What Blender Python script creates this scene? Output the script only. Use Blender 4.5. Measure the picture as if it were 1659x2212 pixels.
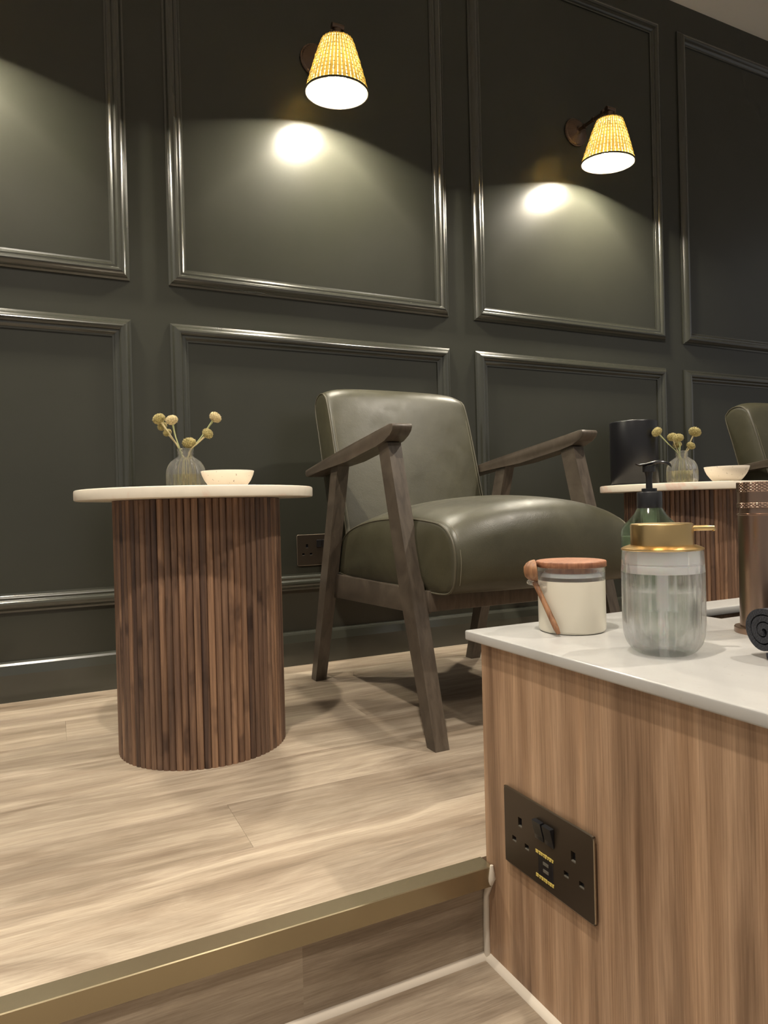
import bpy, bmesh, math, random
from mathutils import Vector, Matrix
R = math.radians
PI = math.pi
random.seed(7)
for o in list(bpy.data.objects):
    bpy.data.objects.remove(o)
S = bpy.context.scene
COL = S.collection

# ------------------------------------------------------------------ camera
FPX = 1488.28
yaw, pitch, roll = R(25.91), R(-0.3734), R(-1.4638)
fw = Vector((math.sin(yaw) * math.cos(pitch), math.cos(yaw) * math.cos(pitch), math.sin(pitch)))
rt = Vector((math.cos(yaw), -math.sin(yaw), 0))
up = rt.cross(fw)
rt2 = rt * math.cos(roll) + up * math.sin(roll)
up2 = -rt * math.sin(roll) + up * math.cos(roll)
cam_d = bpy.data.cameras.new('camera')
cam_d.sensor_fit = 'VERTICAL'
cam_d.sensor_height = 36
cam_d.lens = FPX / 2212 * 36
cam_d.clip_start = 0.02
cam = bpy.data.objects.new('camera', cam_d)
COL.objects.link(cam)
m = Matrix.Identity(4)
for i in range(3):
    m[i][0], m[i][1], m[i][2] = rt2[i], up2[i], -fw[i]
m[2][3] = 0.45
cam.matrix_world = m
S.camera = cam

# ------------------------------------------------------------------ light and exposure
S.view_settings.view_transform = 'Standard'
S.view_settings.look = 'None'
S.view_settings.gamma = 1
S.view_settings.use_curve_mapping = False
S.view_settings.exposure = 1.0
w = bpy.data.worlds.new('room_ambient')
S.world = w
w.use_nodes = True
w.node_tree.nodes['Background'].inputs[0].default_value = (1.0, 0.965, 0.91, 1)
w.node_tree.nodes['Background'].inputs[1].default_value = 0.15


def spot(name, loc, target, energy, size=R(95), blend=0.6, rad=0.03, col=(1, 0.91, 0.78)):
    l = bpy.data.lights.new(name, 'SPOT')
    l.energy = energy
    l.spot_size = size
    l.spot_blend = blend
    l.shadow_soft_size = rad
    l.color = col
    o = bpy.data.objects.new(name, l)
    COL.objects.link(o)
    o.location = loc
    d = Vector(target) - Vector(loc)
    o.rotation_euler = d.to_track_quat('-Z', 'Y').to_euler()
    return o


LAMP_W = 205.0  # each wall lamp's bulb
# recessed ceiling downlights in front of the panelled wall
spot('ceiling_downlight', (-0.13, 0.31, 2.37), (0.05, 0.75, 0), 78)
spot('ceiling_downlight', (1.75, 0.25, 2.37), (1.5, 0.8, 0), 66)
spot('ceiling_downlight', (-1.6, 0.9, 2.37), (-1.4, 1.0, 0), 40)
# the next row of downlights, over the open floor behind the photographer
for dx in (-1.6, -0.5, 0.6, 1.7):
    spot('ceiling_downlight', (dx, -0.95, 2.37), (dx, -0.85, 0), 15, size=R(120), rad=0.035)

# ------------------------------------------------------------------ material helpers


class NT:
    def __init__(self, name):
        self.mat = bpy.data.materials.new(name)
        self.mat.use_nodes = True
        self.t = self.mat.node_tree
        self.b = self.t.nodes['Principled BSDF']
        self.out = self.t.nodes['Material Output']

    def add(self, typ, ins=None, **props):
        n = self.t.nodes.new(typ)
        for k, v in props.items():
            setattr(n, k, v)
        for k, v in (ins or {}).items():
            self.set(n, k, v)
        return n

    def set(self, n, k, v):
        s = n.inputs[k]
        if isinstance(v, bpy.types.NodeSocket):
            self.t.links.new(v, s)
        else:
            s.default_value = v

    def bs(self, **k):
        for a, v in k.items():
            self.set(self.b, a.replace('_', ' '), v)
        return self

    def coords(self, scale=(1, 1, 1), kind='Object', rnd=0.0, rot=(0, 0, 0)):
        tc = self.add('ShaderNodeTexCoord')
        v = tc.outputs[kind]
        if rnd:
            oi = self.add('ShaderNodeObjectInfo')
            mu = self.add('ShaderNodeMath', {0: oi.outputs['Random'], 1: rnd}, operation='MULTIPLY')
            ad = self.add('ShaderNodeVectorMath', {0: v, 1: mu.outputs[0]}, operation='ADD')
            v = ad.outputs[0]
        mp = self.add('ShaderNodeMapping', {'Vector': v, 'Scale': scale, 'Rotation': rot})
        return mp.outputs[0]

    def noise(self, vec, scale=5, detail=4, rough=0.5, dist=0.0):
        return self.add('ShaderNodeTexNoise', {'Vector': vec, 'Scale': scale, 'Detail': detail, 'Roughness': rough, 'Distortion': dist}).outputs['Fac']

    def ramp(self, fac, stops):
        n = self.add('ShaderNodeValToRGB', {'Fac': fac})
        e = n.color_ramp.elements
        while len(e) < len(stops):
            e.new(0.5)
        for i, (p, c) in enumerate(stops):
            e[i].position = p
            e[i].color = (*c, 1) if len(c) == 3 else c
        return n.outputs['Color']

    def mix(self, fac, a, b, mode='MIX'):
        n = self.add('ShaderNodeMix', data_type='RGBA', blend_type=mode)
        self.set(n, 0, fac)
        for k, v in ((6, a), (7, b)):
            if isinstance(v, tuple):
                v = (*v, 1) if len(v) == 3 else v
            self.set(n, k, v)
        return n.outputs[2]

    def math(self, op, a, b=0.0):
        return self.add('ShaderNodeMath', {0: a, 1: b}, operation=op).outputs[0]

    def bump(self, h, strength=0.2, dist=0.001):
        n = self.add('ShaderNodeBump', {'Height': h, 'Strength': strength, 'Distance': dist})
        self.set(self.b, 'Normal', n.outputs[0])
        return self


def plain(name, col, rough=0.5, metal=0.0, **k):
    n = NT(name).bs(Base_Color=(*col, 1), Roughness=rough, Metallic=metal)
    for a, v in k.items():
        n.set(n.b, a.replace('_', ' '), v)
    return n.mat


def m_wall(name='dark_green_satin_paint', coat=0.0):
    n = NT(name)
    n.set(n.b, 'Coat Weight', coat)
    n.set(n.b, 'Coat Roughness', 0.14)
    c = n.noise(n.coords((1, 1, 1)), 3, 4)
    n.set(n.b, 'Base Color', n.ramp(c, [(0.3, (0.0315, 0.0320, 0.0240)), (0.7, (0.037, 0.0375, 0.0285))]))
    r = n.noise(n.coords((1, 1, 1)), 8, 5)
    n.set(n.b, 'Roughness', n.ramp(r, [(0.2, (0.245,) * 3), (0.8, (0.27,) * 3)]))
    n.bump(n.noise(n.coords((1, 1, 1)), 300, 1), 0.05, 0.0006)
    return n.mat


def m_floor():
    n = NT('greige_oak_plank')
    # slow warp so that the figure wanders along the board
    wob = n.add('ShaderNodeTexNoise', {'Vector': n.coords((1.6, 5, 5), rnd=37.0), 'Scale': 1.3, 'Detail': 2.0})
    base = n.coords((0.55, 6.5, 6.5), rnd=23.0)
    warp = n.add('ShaderNodeVectorMath', {0: base, 1: n.add('ShaderNodeVectorMath', {0: wob.outputs['Color'], 1: (0.9, 0.9, 0.9)}, operation='MULTIPLY').outputs[0]}, operation='ADD').outputs[0]
    big = n.noise(warp, 2.0, 6, 0.62, 0.5)
    rings = n.noise(warp, 1.1, 2, 0.4, 0.0)
    wv = n.math('PINGPONG', n.math('MULTIPLY', rings, 15.0), 1.0)
    fine = n.noise(n.coords((11, 260, 260), rnd=37.0), 2.0, 6, 0.7)
    mid = n.noise(n.coords((1.3, 24, 24), rnd=37.0), 2.0, 4, 0.6, 0.4)
    col = n.ramp(big, [(0.30, (0.215, 0.160, 0.112)), (0.43, (0.32, 0.257, 0.192)), (0.57, (0.445, 0.371, 0.285)), (0.75, (0.36, 0.295, 0.224))])
    col = n.mix(n.math('MULTIPLY', n.math('POWER', wv, 2.0), 0.38), col, (0.27, 0.205, 0.142))
    col = n.mix(0.8, col, n.ramp(mid, [(0.33, (0.72, 0.70, 0.67)), (0.52, (1.0, 1.0, 1.0)), (0.70, (1.12, 1.12, 1.12))]), 'MULTIPLY')
    f2 = n.ramp(fine, [(0.34, (0.74, 0.72, 0.70)), (0.56, (1.0, 1.0, 1.0)), (0.72, (1.16, 1.16, 1.17))])
    col = n.mix(0.85, col, f2, 'MULTIPLY')
    oi = n.add('ShaderNodeObjectInfo')
    tone = n.ramp(oi.outputs['Random'], [(0, (0.90, 0.89, 0.88)), (1, (1.06, 1.06, 1.06))])
    col = n.mix(1.0, col, tone, 'MULTIPLY')
    n.set(n.b, 'Base Color', col)
    n.bs(Roughness=0.48)
    n.bump(fine, 0.12, 0.0006)
    return n.mat


def m_walnut(name, light, mid, dark, rnd=51.0, rough=0.45, sc=(16, 16, 0.9), knots=True, tone=True):
    n = NT(name)
    big = n.noise(n.coords(sc, rnd=rnd), 2.0, 5, 0.6, 0.9)
    col = n.ramp(big, [(0.3, dark), (0.48, mid), (0.62, light), (0.78, mid)])
    fine = n.noise(n.coords((260, 260, 7), rnd=rnd), 1.0, 4, 0.65)
    col = n.mix(0.7, col, n.ramp(fine, [(0.35, (0.55, 0.52, 0.5)), (0.6, (1.08, 1.08, 1.08))]), 'MULTIPLY')
    if knots:
        kn = n.noise(n.coords((5, 5, 3), rnd=rnd), 3.2, 3, 0.5, 0.4)
        col = n.mix(1.0, col, n.ramp(kn, [(0.27, (0.35, 0.33, 0.36)), (0.42, (1, 1, 1))]), 'MULTIPLY')
    if tone:
        oi = n.add('ShaderNodeObjectInfo')
        col = n.mix(1.0, col, n.ramp(oi.outputs['Random'], [(0, (0.6, 0.58, 0.6)), (0.6, (1, 1, 1)), (1, (1.25, 1.2, 1.12))]), 'MULTIPLY')
    n.set(n.b, 'Base Color', col)
    n.bs(Roughness=rough)
    n.bump(fine, 0.15, 0.0005)
    return n.mat


def m_cabinet():
    n = NT('walnut_laminate')
    v = n.coords((9, 9, 0.55))
    big = n.noise(v, 2.2, 6, 0.6, 1.3)
    wv = n.add('ShaderNodeTexWave', {'Vector': n.coords((1, 1, 0.10)), 'Scale': 9.0, 'Distortion': 5.5, 'Detail': 4.0, 'Detail Scale': 1.2, 'Detail Roughness': 0.6}, bands_direction='Y').outputs['Fac']
    col = n.ramp(big, [(0.28, (0.22, 0.130, 0.078)), (0.45, (0.37, 0.235, 0.146)), (0.6, (0.45, 0.298, 0.192)), (0.76, (0.35, 0.220, 0.135))])
    col = n.mix(n.math('MULTIPLY', wv, 0.45), col, (0.20, 0.115, 0.064))
    broad = n.noise(n.coords((1, 7.0, 0.45)), 3.0, 3, 0.5, 0.8)
    col = n.mix(1.0, col, n.ramp(broad, [(0.34, (0.60, 0.56, 0.53)), (0.46, (1, 1, 1)), (0.68, (1.16, 1.14, 1.10))]), 'MULTIPLY')
    fine = n.noise(n.coords((520, 520, 9)), 1.0, 6, 0.7)
    col = n.mix(0.75, col, n.ramp(fine, [(0.36, (0.64, 0.60, 0.56)), (0.58, (1.08, 1.08, 1.08))]), 'MULTIPLY')
    n.set(n.b, 'Base Color', col)
    n.bs(Roughness=0.42)
    n.bump(fine, 0.1, 0.0003)
    return n.mat


def m_stone(name, base, patch, vein):
    n = NT(name)
    a = n.noise(n.coords((1, 1, 1)), 6.5, 4, 0.55, 1.5)
    col = n.ramp(a, [(0.38, base), (0.56, tuple(0.95 * x for x in base)), (0.62, patch), (0.70, base)])
    s = n.noise(n.coords((1, 1, 1)), 150, 2)
    col = n.mix(n.ramp(s, [(0.66, (0, 0, 0)), (0.72, (0.5, 0.5, 0.5))]), col, vein)
    n.set(n.b, 'Base Color', col)
    n.bs(Roughness=0.22)
    return n.mat


def m_leather():
    n = NT('olive_leather')
    a = n.noise(n.coords((1, 1, 1)), 7, 5, 0.6, 0.6)
    col = n.ramp(a, [(0.3, (0.037, 0.034, 0.019)), (0.6, (0.055, 0.051, 0.030)), (0.8, (0.071, 0.066, 0.041))])
    n.set(n.b, 'Base Color', col)
    n.set(n.b, 'Roughness', n.ramp(n.noise(n.coords((1, 1, 1)), 22, 4), [(0.3, (0.36,) * 3), (0.7, (0.48,) * 3)]))
    cr = n.add('ShaderNodeTexVoronoi', {'Vector': n.coords((1, 1, 1)), 'Scale': 330.0}, feature='DISTANCE_TO_EDGE').outputs['Distance']
    h = n.math('ADD', n.math('MULTIPLY', cr, 0.5), n.noise(n.coords((1, 1, 1)), 40, 5, 0.6))
    n.bump(h, 0.22, 0.0015)
    return n.mat


def m_darkwood():
    n = NT('dark_stained_wood')
    a = n.noise(n.coords((30, 6, 6)), 3, 5, 0.6, 0.6)
    n.set(n.b, 'Base Color', n.ramp(a, [(0.3, (0.052, 0.040, 0.030)), (0.6, (0.092, 0.073, 0.055)), (0.8, (0.115, 0.093, 0.071))]))
    n.bs(Roughness=0.38)
    n.bump(a, 0.08, 0.0005)
    return n.mat


def m_glass(name, col=(1, 1, 1), rough=0.02, ior=1.45, clear=0.22, reflect_haze=0.0):
    """refracting glass, partly clear so that light gets through to what is inside"""
    n = NT(name)
    n.bs(Base_Color=(*col, 1), Roughness=rough, IOR=ior, Transmission_Weight=1.0)
    tr = n.add('ShaderNodeBsdfTransparent', {'Color': (*col, 1)})
    mx = n.add('ShaderNodeMixShader', {0: clear, 1: n.b.outputs[0], 2: tr.outputs[0]})
    if reflect_haze:  # pale diffuse share stands in for bright room reflections in the glass
        df = n.add('ShaderNodeBsdfDiffuse', {'Color': (0.85, 0.85, 0.82, 1)})
        tl2 = n.add('ShaderNodeBsdfTranslucent', {'Color': (0.85, 0.85, 0.82, 1)})
        m2 = n.add('ShaderNodeMixShader', {0: 0.5, 1: df.outputs[0], 2: tl2.outputs[0]})
        mx = n.add('ShaderNodeMixShader', {0: reflect_haze, 1: mx.outputs[0], 2: m2.outputs[0]})
    n.t.links.new(mx.outputs[0], n.out.inputs['Surface'])
    return n.mat


def m_translucent(name, col, f=0.6):
    n = NT(name)
    t = n.add('ShaderNodeBsdfTranslucent', {'Color': (*col, 1)})
    d = n.add('ShaderNodeBsdfDiffuse', {'Color': (*col, 1)})
    mx = n.add('ShaderNodeMixShader', {0: f, 1: d.outputs[0], 2: t.outputs[0]})
    n.t.links.new(mx.outputs[0], n.out.inputs['Surface'])
    return n.mat


def m_emit(name, col, s):
    n = NT(name)
    e = n.add('ShaderNodeEmission', {'Color': (*col, 1), 'Strength': s})
    n.t.links.new(e.outputs[0], n.out.inputs['Surface'])
    return n.mat


def m_fuzz(name, a, b, sc=700):
    n = NT(name)
    x = n.noise(n.coords((1, 1, 1)), sc, 3, 0.7)
    n.set(n.b, 'Base Color', n.ramp(x, [(0.35, a), (0.65, b)]))
    n.bs(Roughness=0.95)
    n.set(n.b, 'Sheen Weight', 0.12)
    n.bump(x, 0.8, 0.002)
    return n.mat


def m_speck(name, base, speck):
    n = NT(name)
    x = n.noise(n.coords((1, 1, 1)), 260, 1)
    n.set(n.b, 'Base Color', n.mix(n.ramp(x, [(0.73, (0, 0, 0)), (0.76, (1, 1, 1))]), base, speck))
    n.bs(Roughness=0.4)
    return n.mat


def m_brushed(name, col, rough=0.3):
    n = NT(name)
    x = n.noise(n.coords((220, 220, 3)), 2, 3)
    n.set(n.b, 'Roughness', n.ramp(x, [(0.3, (rough - 0.06,) * 3), (0.7, (rough + 0.08,) * 3)]))
    n.bs(Base_Color=(*col, 1), Metallic=1.0)
    return n.mat


M = dict(
    wall=m_wall(), gloss=m_wall('dark_green_gloss_paint', 0.9), floor=m_floor(),
    ceiling=plain('warm_white_ceiling_paint', (0.90, 0.86, 0.79), 0.8),
    slat=m_walnut('walnut_slat', (0.26, 0.158, 0.100), (0.165, 0.096, 0.061), (0.075, 0.044, 0.034)),
    core=plain('dark_walnut_core', (0.03, 0.017, 0.012), 0.6),
    cab=m_cabinet(), cab_in=plain('dark_carcass_board', (0.03, 0.022, 0.016), 0.8),
    tabletop=m_stone('cream_pink_marble', (0.82, 0.75, 0.63), (0.76, 0.57, 0.46), (0.78, 0.71, 0.60)),
    worktop=m_stone('white_quartz', (0.455, 0.447, 0.432), (0.42, 0.412, 0.396), (0.40, 0.38, 0.35)),
    leather=m_leather(), dwood=m_darkwood(),
    pipe=plain('olive_leather_piping', (0.075, 0.066, 0.042), 0.5),
    thread=plain('pale_thread', (0.16, 0.145, 0.10), 0.7),
    glass=m_glass('clear_glass', reflect_haze=0.05), clearglass=m_glass('dispenser_glass', clear=0.5, reflect_haze=0.02), water=m_glass('water', (0.98, 1, 0.99), 0.0, 1.33, clear=0.6),
    vwater=m_glass('yellowish_vase_water', (0.90, 0.85, 0.58), 0.0, 1.33, clear=0.4),
    greenglass=m_glass('smoky_green_glass', (0.66, 0.72, 0.66), clear=0.4),
    greenliq=plain('pale_green_liquid', (0.47, 0.54, 0.41), 0.3),
    gold=plain('brushed_brass', (0.66, 0.46, 0.21), 0.3, 1.0),
    bronze=plain('brushed_bronze', (0.36, 0.245, 0.185), 0.28, 1.0),
    abronze=plain('aged_bronze', (0.16, 0.11, 0.08), 0.35, 1.0),
    trim=plain('antique_brass_trim', (0.30, 0.25, 0.16), 0.27, 0.78),
    plate=plain('bronze_switch_plate', (0.060, 0.045, 0.032), 0.38, 0.6),
    platerim=plain('polished_plate_edge', (0.30, 0.25, 0.19), 0.38, 1.0),
    black=plain('black_plastic', (0.012, 0.012, 0.014), 0.35),
    blackgloss=plain('black_gloss', (0.010, 0.010, 0.013), 0.2),
    blackmatte=plain('black_matte_lacquer', (0.008, 0.008, 0.010), 0.32),
    yellow=plain('yellow_print', (0.62, 0.48, 0.12), 0.6),
    grey=plain('grey_contact_and_lit_lip', (0.12, 0.11, 0.09), 0.5),  # USB contacts, and the painted lit lips of the socket slots
    caulk=plain('white_sealant', (0.62, 0.55, 0.46), 0.55),
    wax=plain('cream_wax', (0.78, 0.73, 0.61), 0.5, Coat_Weight=0.6, Coat_Roughness=0.12),
    lidwood=m_walnut('reddish_lid_wood', (0.42, 0.19, 0.10), (0.34, 0.145, 0.075), (0.26, 0.105, 0.055), rough=0.5, sc=(12, 60, 60), knots=False, tone=False),
    spoon=m_walnut('spoon_wood', (0.36, 0.18, 0.085), (0.27, 0.125, 0.058), (0.17, 0.075, 0.036), rough=0.5, sc=(60, 60, 8), knots=False, tone=False),
    whiteplastic=plain('white_plastic', (0.80, 0.80, 0.80), 0.4, Subsurface_Weight=0.2),
    ceramic=m_speck('speckled_cream_ceramic', (0.76, 0.68, 0.57), (0.22, 0.17, 0.12)),
    flower=m_fuzz('dried_yellow_flower', (0.19, 0.15, 0.045), (0.42, 0.35, 0.14), 420),
    flowerpale=m_fuzz('dried_pale_flower', (0.36, 0.28, 0.13), (0.58, 0.47, 0.26), 420),
    stem=plain('dried_stem', (0.48, 0.40, 0.22), 0.7), stemg=plain('green_stem', (0.34, 0.36, 0.17), 0.6),
    towel=m_fuzz('navy_terry', (0.005, 0.0055, 0.009), (0.022, 0.024, 0.036)),
    straw=m_translucent('straw_strip', (0.85, 0.62, 0.18), 0.65),
    band=plain('dark_band', (0.06, 0.05, 0.03), 0.7),
    liner=m_translucent('white_liner', (0.50, 0.44, 0.27), 0.30),
    bulb=m_emit('lamp_bulb', (1.0, 0.92, 0.76), 60),
)

# ------------------------------------------------------------------ mesh helpers


def link(name, bm, mat, parent=None, sharp=35, loc=None):
    me = bpy.data.meshes.new(name)
    bmesh.ops.recalc_face_normals(bm, faces=bm.faces)
    bm.to_mesh(me)
    bm.free()
    me.materials.append(M[mat] if isinstance(mat, str) else mat)
    if sharp:
        me.polygons.foreach_set('use_smooth', [True] * len(me.polygons))
        me.set_sharp_from_angle(angle=R(sharp))
    o = bpy.data.objects.new(name, me)
    COL.objects.link(o)
    if parent:
        o.parent = parent
    if loc:
        o.location = loc
    return o


def inst(src, parent, loc=None, rz=None):
    c = src.copy()
    COL.objects.link(c)
    c.parent = parent
    if loc is not None:
        c.location = loc
    if rz is not None:
        c.rotation_euler = (0, 0, rz)
    return c


def tag(o, label=None, cat=None, group=None, kind=None):
    for k, v in (('label', label), ('category', cat), ('group', group), ('kind', kind)):
        if v:
            o[k] = v
    return o


def thing(name, loc, label, cat, group=None, rz=0):
    o = bpy.data.objects.new(name, None)
    o.empty_display_size = 0.05
    COL.objects.link(o)
    o.location = loc
    o.rotation_euler = (0, 0, rz)
    return tag(o, label, cat, group)


def dup(root, loc, rz=0.0, label=None, group=None):
    r = root.copy()
    COL.objects.link(r)
    r.location = loc
    r.rotation_euler = (0, 0, rz)
    tag(r, label, None, group)
    for ch in list(root.children):
        c = ch.copy()
        COL.objects.link(c)
        c.parent = r
        for g in list(ch.children):
            d = g.copy()
            COL.objects.link(d)
            d.parent = c
    return r


def box(bm, x0, x1, y0, y1, z0, z1, bev=0.0, seg=2):
    r = bmesh.ops.create_cube(bm, size=1)
    vs = r['verts']
    for v in vs:
        v.co = Vector(((x0 + x1) / 2 + v.co.x * (x1 - x0), (y0 + y1) / 2 + v.co.y * (y1 - y0), (z0 + z1) / 2 + v.co.z * (z1 - z0)))
    if bev:
        es = list({e for v in vs for e in v.link_edges})
        bmesh.ops.bevel(bm, geom=es, offset=bev, segments=seg, affect='EDGES', profile=0.5)
    return bm


def B(*a, **k):
    return box(bmesh.new(), *a, **k)


def lathe(prof, seg=48, bm=None, rf=None, c=(0, 0, 0), close=False):
    """revolve (r, z) points; rf(theta, r, z) -> r ; ends at r=0 become poles"""
    bm = bm or bmesh.new()
    rings = []
    for r, z in prof:
        if r < 1e-6:
            rings.append([bm.verts.new((c[0], c[1], c[2] + z))])
        else:
            ring = []
            for i in range(seg):
                t = 2 * PI * i / seg
                rr = rf(t, r, z) if rf else r
                ring.append(bm.verts.new((c[0] + rr * math.cos(t), c[1] + rr * math.sin(t), c[2] + z)))
            rings.append(ring)
    pairs = list(zip(rings[:-1], rings[1:]))
    if close:
        pairs.append((rings[-1], rings[0]))
    for a, b in pairs:
        for i in range(seg):
            j = (i + 1) % seg
            if len(a) == 1 and len(b) == 1:
                continue
            if len(a) == 1:
                bm.faces.new((a[0], b[i], b[j]))
            elif len(b) == 1:
                bm.faces.new((a[i], a[j], b[0]))
            else:
                bm.faces.new((a[i], a[j], b[j], b[i]))
    return bm


def tube(pts, rad, seg=10, bm=None, cap=True, closed=False):
    bm = bm or bmesh.new()
    pts = [Vector(p) for p in pts]
    n = len(pts)
    rads = rad if isinstance(rad, (list, tuple)) else [rad] * n
    rings = []
    prev = None
    for i, p in enumerate(pts):
        if closed:
            t = (pts[(i + 1) % n] - pts[i - 1]).normalized()
        else:
            t = (pts[min(i + 1, n - 1)] - pts[max(i - 1, 0)]).normalized()
        if prev is None:
            a = Vector((0, 0, 1)) if abs(t.z) < 0.9 else Vector((1, 0, 0))
            u = t.cross(a).normalized()
        else:
            u = (prev - t * prev.dot(t)).normalized()
        prev = u
        v = t.cross(u)
        rings.append([bm.verts.new(p + (u * math.cos(2 * PI * k / seg) + v * math.sin(2 * PI * k / seg)) * rads[i]) for k in range(seg)])
    rng = range(n if closed else n - 1)
    for i in rng:
        a, b = rings[i], rings[(i + 1) % n]
        for k in range(seg):
            bm.faces.new((a[k], a[(k + 1) % seg], b[(k + 1) % seg], b[k]))
    if cap and not closed:
        bm.faces.new(rings[0])
        bm.faces.new(rings[-1])
    return bm


def prism(poly, axis, a, b, bev=0.0, seg=2):
    """poly: list of 2d points; extruded along axis ('x': poly=(y,z); 'y': (x,z); 'z': (x,y))"""
    bm = bmesh.new()

    def P(q, t):
        return {'x': (t, q[0], q[1]), 'y': (q[0], t, q[1]), 'z': (q[0], q[1], t)}[axis]
    A = [bm.verts.new(P(q, a)) for q in poly]
    Bv = [bm.verts.new(P(q, b)) for q in poly]
    n = len(poly)
    bm.faces.new(A)
    bm.faces.new(Bv)
    for i in range(n):
        bm.faces.new((A[i], A[(i + 1) % n], Bv[(i + 1) % n], Bv[i]))
    if bev:
        bmesh.ops.bevel(bm, geom=list(bm.edges), offset=bev, segments=seg, affect='EDGES', profile=0.5)
    return bm


def beam(stations, bev=0.003):
    """stations: (cx, cy, cz, wx, wy) rectangular sections joined along z"""
    bm = bmesh.new()
    rings = []
    for cx, cy, cz, wx, wy in stations:
        rings.append([bm.verts.new((cx + sx * wx / 2, cy + sy * wy / 2, cz)) for sx, sy in ((-1, -1), (1, -1), (1, 1), (-1, 1))])
    for a, b in zip(rings[:-1], rings[1:]):
        for k in range(4):
            bm.faces.new((a[k], a[(k + 1) % 4], b[(k + 1) % 4], b[k]))
    bm.faces.new(rings[0])
    bm.faces.new(rings[-1])
    es = [e for e in bm.edges if len({v.index for v in e.verts}) == 2]
    bmesh.ops.bevel(bm, geom=es, offset=bev, segments=3, affect='EDGES', profile=0.5)
    return bm


def catmull(pts, n, closed=True):
    out = []
    m_ = len(pts)
    P = [Vector(p) for p in pts]
    segs = m_ if closed else m_ - 1
    for i in range(n):
        t = i / n * segs if closed else i / (n - 1) * segs
        k = min(int(t), segs - 1)
        f = t - k
        g = (lambda j: P[j % m_]) if closed else (lambda j: P[max(0, min(m_ - 1, j))])
        p0, p1, p2, p3 = g(k - 1), g(k), g(k + 1), g(k + 2)
        out.append(0.5 * ((2 * p1) + (p2 - p0) * f + (2 * p0 - 5 * p1 + 4 * p2 - p3) * f * f + (3 * p1 - p0 - 3 * p2 + p3) * f ** 3))
    return out


# ------------------------------------------------------------------ structure
WY = 1.92
XL, XR = -2.2, 5.0
wall = tag(link('wall_back', B(XL, XR, WY, WY + 0.1, -0.2, 2.45), 'wall', sharp=None), kind='structure')
tag(link('ceiling', B(XL, XR, -3.0, WY + 0.1, 2.40, 2.5), 'ceiling', sharp=None), kind='structure')
PROF = [(0, 0), (0, 0.005), (0.005, 0.0075), (0.0075, 0.0115), (0.011, 0.0155), (0.016, 0.0185), (0.021, 0.0195), (0.026, 0.018), (0.0295, 0.0145), (0.031, 0.0105), (0.036, 0.0105), (0.040, 0.008), (0.0425, 0.0045), (0.047, 0.0035), (0.047, 0)]


def moulding(x0, x1, z0, z1):
    for side in range(4):
        bm = bmesh.new()
        a, b = [], []
        for w_, h in PROF:
            y = WY - h
            if side == 0:
                p, q = (x0 + w_, y, z0 + w_), (x1 - w_, y, z0 + w_)
            elif side == 1:
                p, q = (x0 + w_, y, z1 - w_), (x1 - w_, y, z1 - w_)
            elif side == 2:
                p, q = (x0 + w_, y, z0 + w_), (x0 + w_, y, z1 - w_)
            else:
                p, q = (x1 - w_, y, z0 + w_), (x1 - w_, y, z1 - w_)
            a.append(bm.verts.new(p))
            b.append(bm.verts.new(q))
        for i in range(len(a) - 1):
            bm.faces.new((a[i], a[i + 1], b[i + 1], b[i]))
        bm.faces.new((a[0], b[0], b[-1], a[-1]))
        bm.faces.new(a)
        bm.faces.new(b)
        link('moulding_strip', bm, 'gloss', wall, sharp=28)


PITCH = 0.976
for k in range(-2, 5):
    x0 = 0.305 + PITCH * k
    if k == -2 or k > 3:
        pass
    moulding(x0, x0 + 0.877, 1.062, 2.285)
    moulding(x0, x0 + 0.877, 0.216, 0.960)

sk = [(WY, 0), (WY - 0.020, 0), (WY - 0.020, 0.066), (WY - 0.014, 0.088), (WY - 0.011, 0.093), (WY - 0.004, 0.097), (WY, 0.097)]
tag(link('baseboard_back', prism(sk, 'x', XL, XR), 'gloss', sharp=None), kind='structure')

# platform with its planks
LOWZ = -0.12
fl = tag(link('floor', B(XL, XR, 0.742, WY, LOWZ - 0.05, -0.006), 'core', sharp=None), kind='structure')
ROWS = [0.7395, 0.908, 1.060, 1.212, 1.364, 1.516, 1.668, 1.820, WY]
PL = 1.22
OFF = [0.75, 0.2342, -0.43, -0.22, 0.61, 0.02, -0.55, 0.31]
for i in range(len(ROWS) - 1):
    y0, y1 = ROWS[i], ROWS[i + 1]
    x = OFF[i] - 3 * PL
    while x < XR:
        a, b = max(x, XL), min(x + PL, XR)
        if b - a > 0.02:
            cx, cy = (a + b) / 2, (y0 + y1) / 2
            link('plank', B(a - cx + 0.0001, b - cx - 0.0001, y0 - cy + 0.0001, y1 - cy - 0.0001, -0.006, 0, bev=0.0002, seg=1), 'floor', fl, sharp=None, loc=(cx, cy, 0))
        x += PL
# riser boards
x = XL
while x < 0.485:
    b = min(x + PL, 0.484)
    cx = (x + b) / 2
    link('riser_board', B(x - cx, b - cx, -0.005, 0.005, -0.05, 0.05), 'floor', fl, sharp=None, loc=(cx, 0.735, -0.07))
    x += PL
# lower floor
fl2 = tag(link('floor.001', B(XL, XR, -3.0, 0.742, LOWZ - 0.06, LOWZ - 0.006), 'core', sharp=None), kind='structure')
y1 = 0.730
row = 0
while y1 > -0.6:
    y0 = y1 - 0.152
    x = -0.05 + (row * 0.47) % PL - 3 * PL
    while x < 2.6:
        a, b = max(x, XL), min(x + PL, 2.6)
        if b - a > 0.02:
            cx, cy = (a + b) / 2, (y0 + y1) / 2
            link('plank', B(a - cx + 0.0001, b - cx - 0.0001, y0 - cy + 0.0001, y1 - cy - 0.0001, -0.006, 0, bev=0.0002, seg=1), 'floor', fl2, sharp=None, loc=(cx, cy, LOWZ))
        x += PL
    y1 = y0
    row += 1
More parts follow.
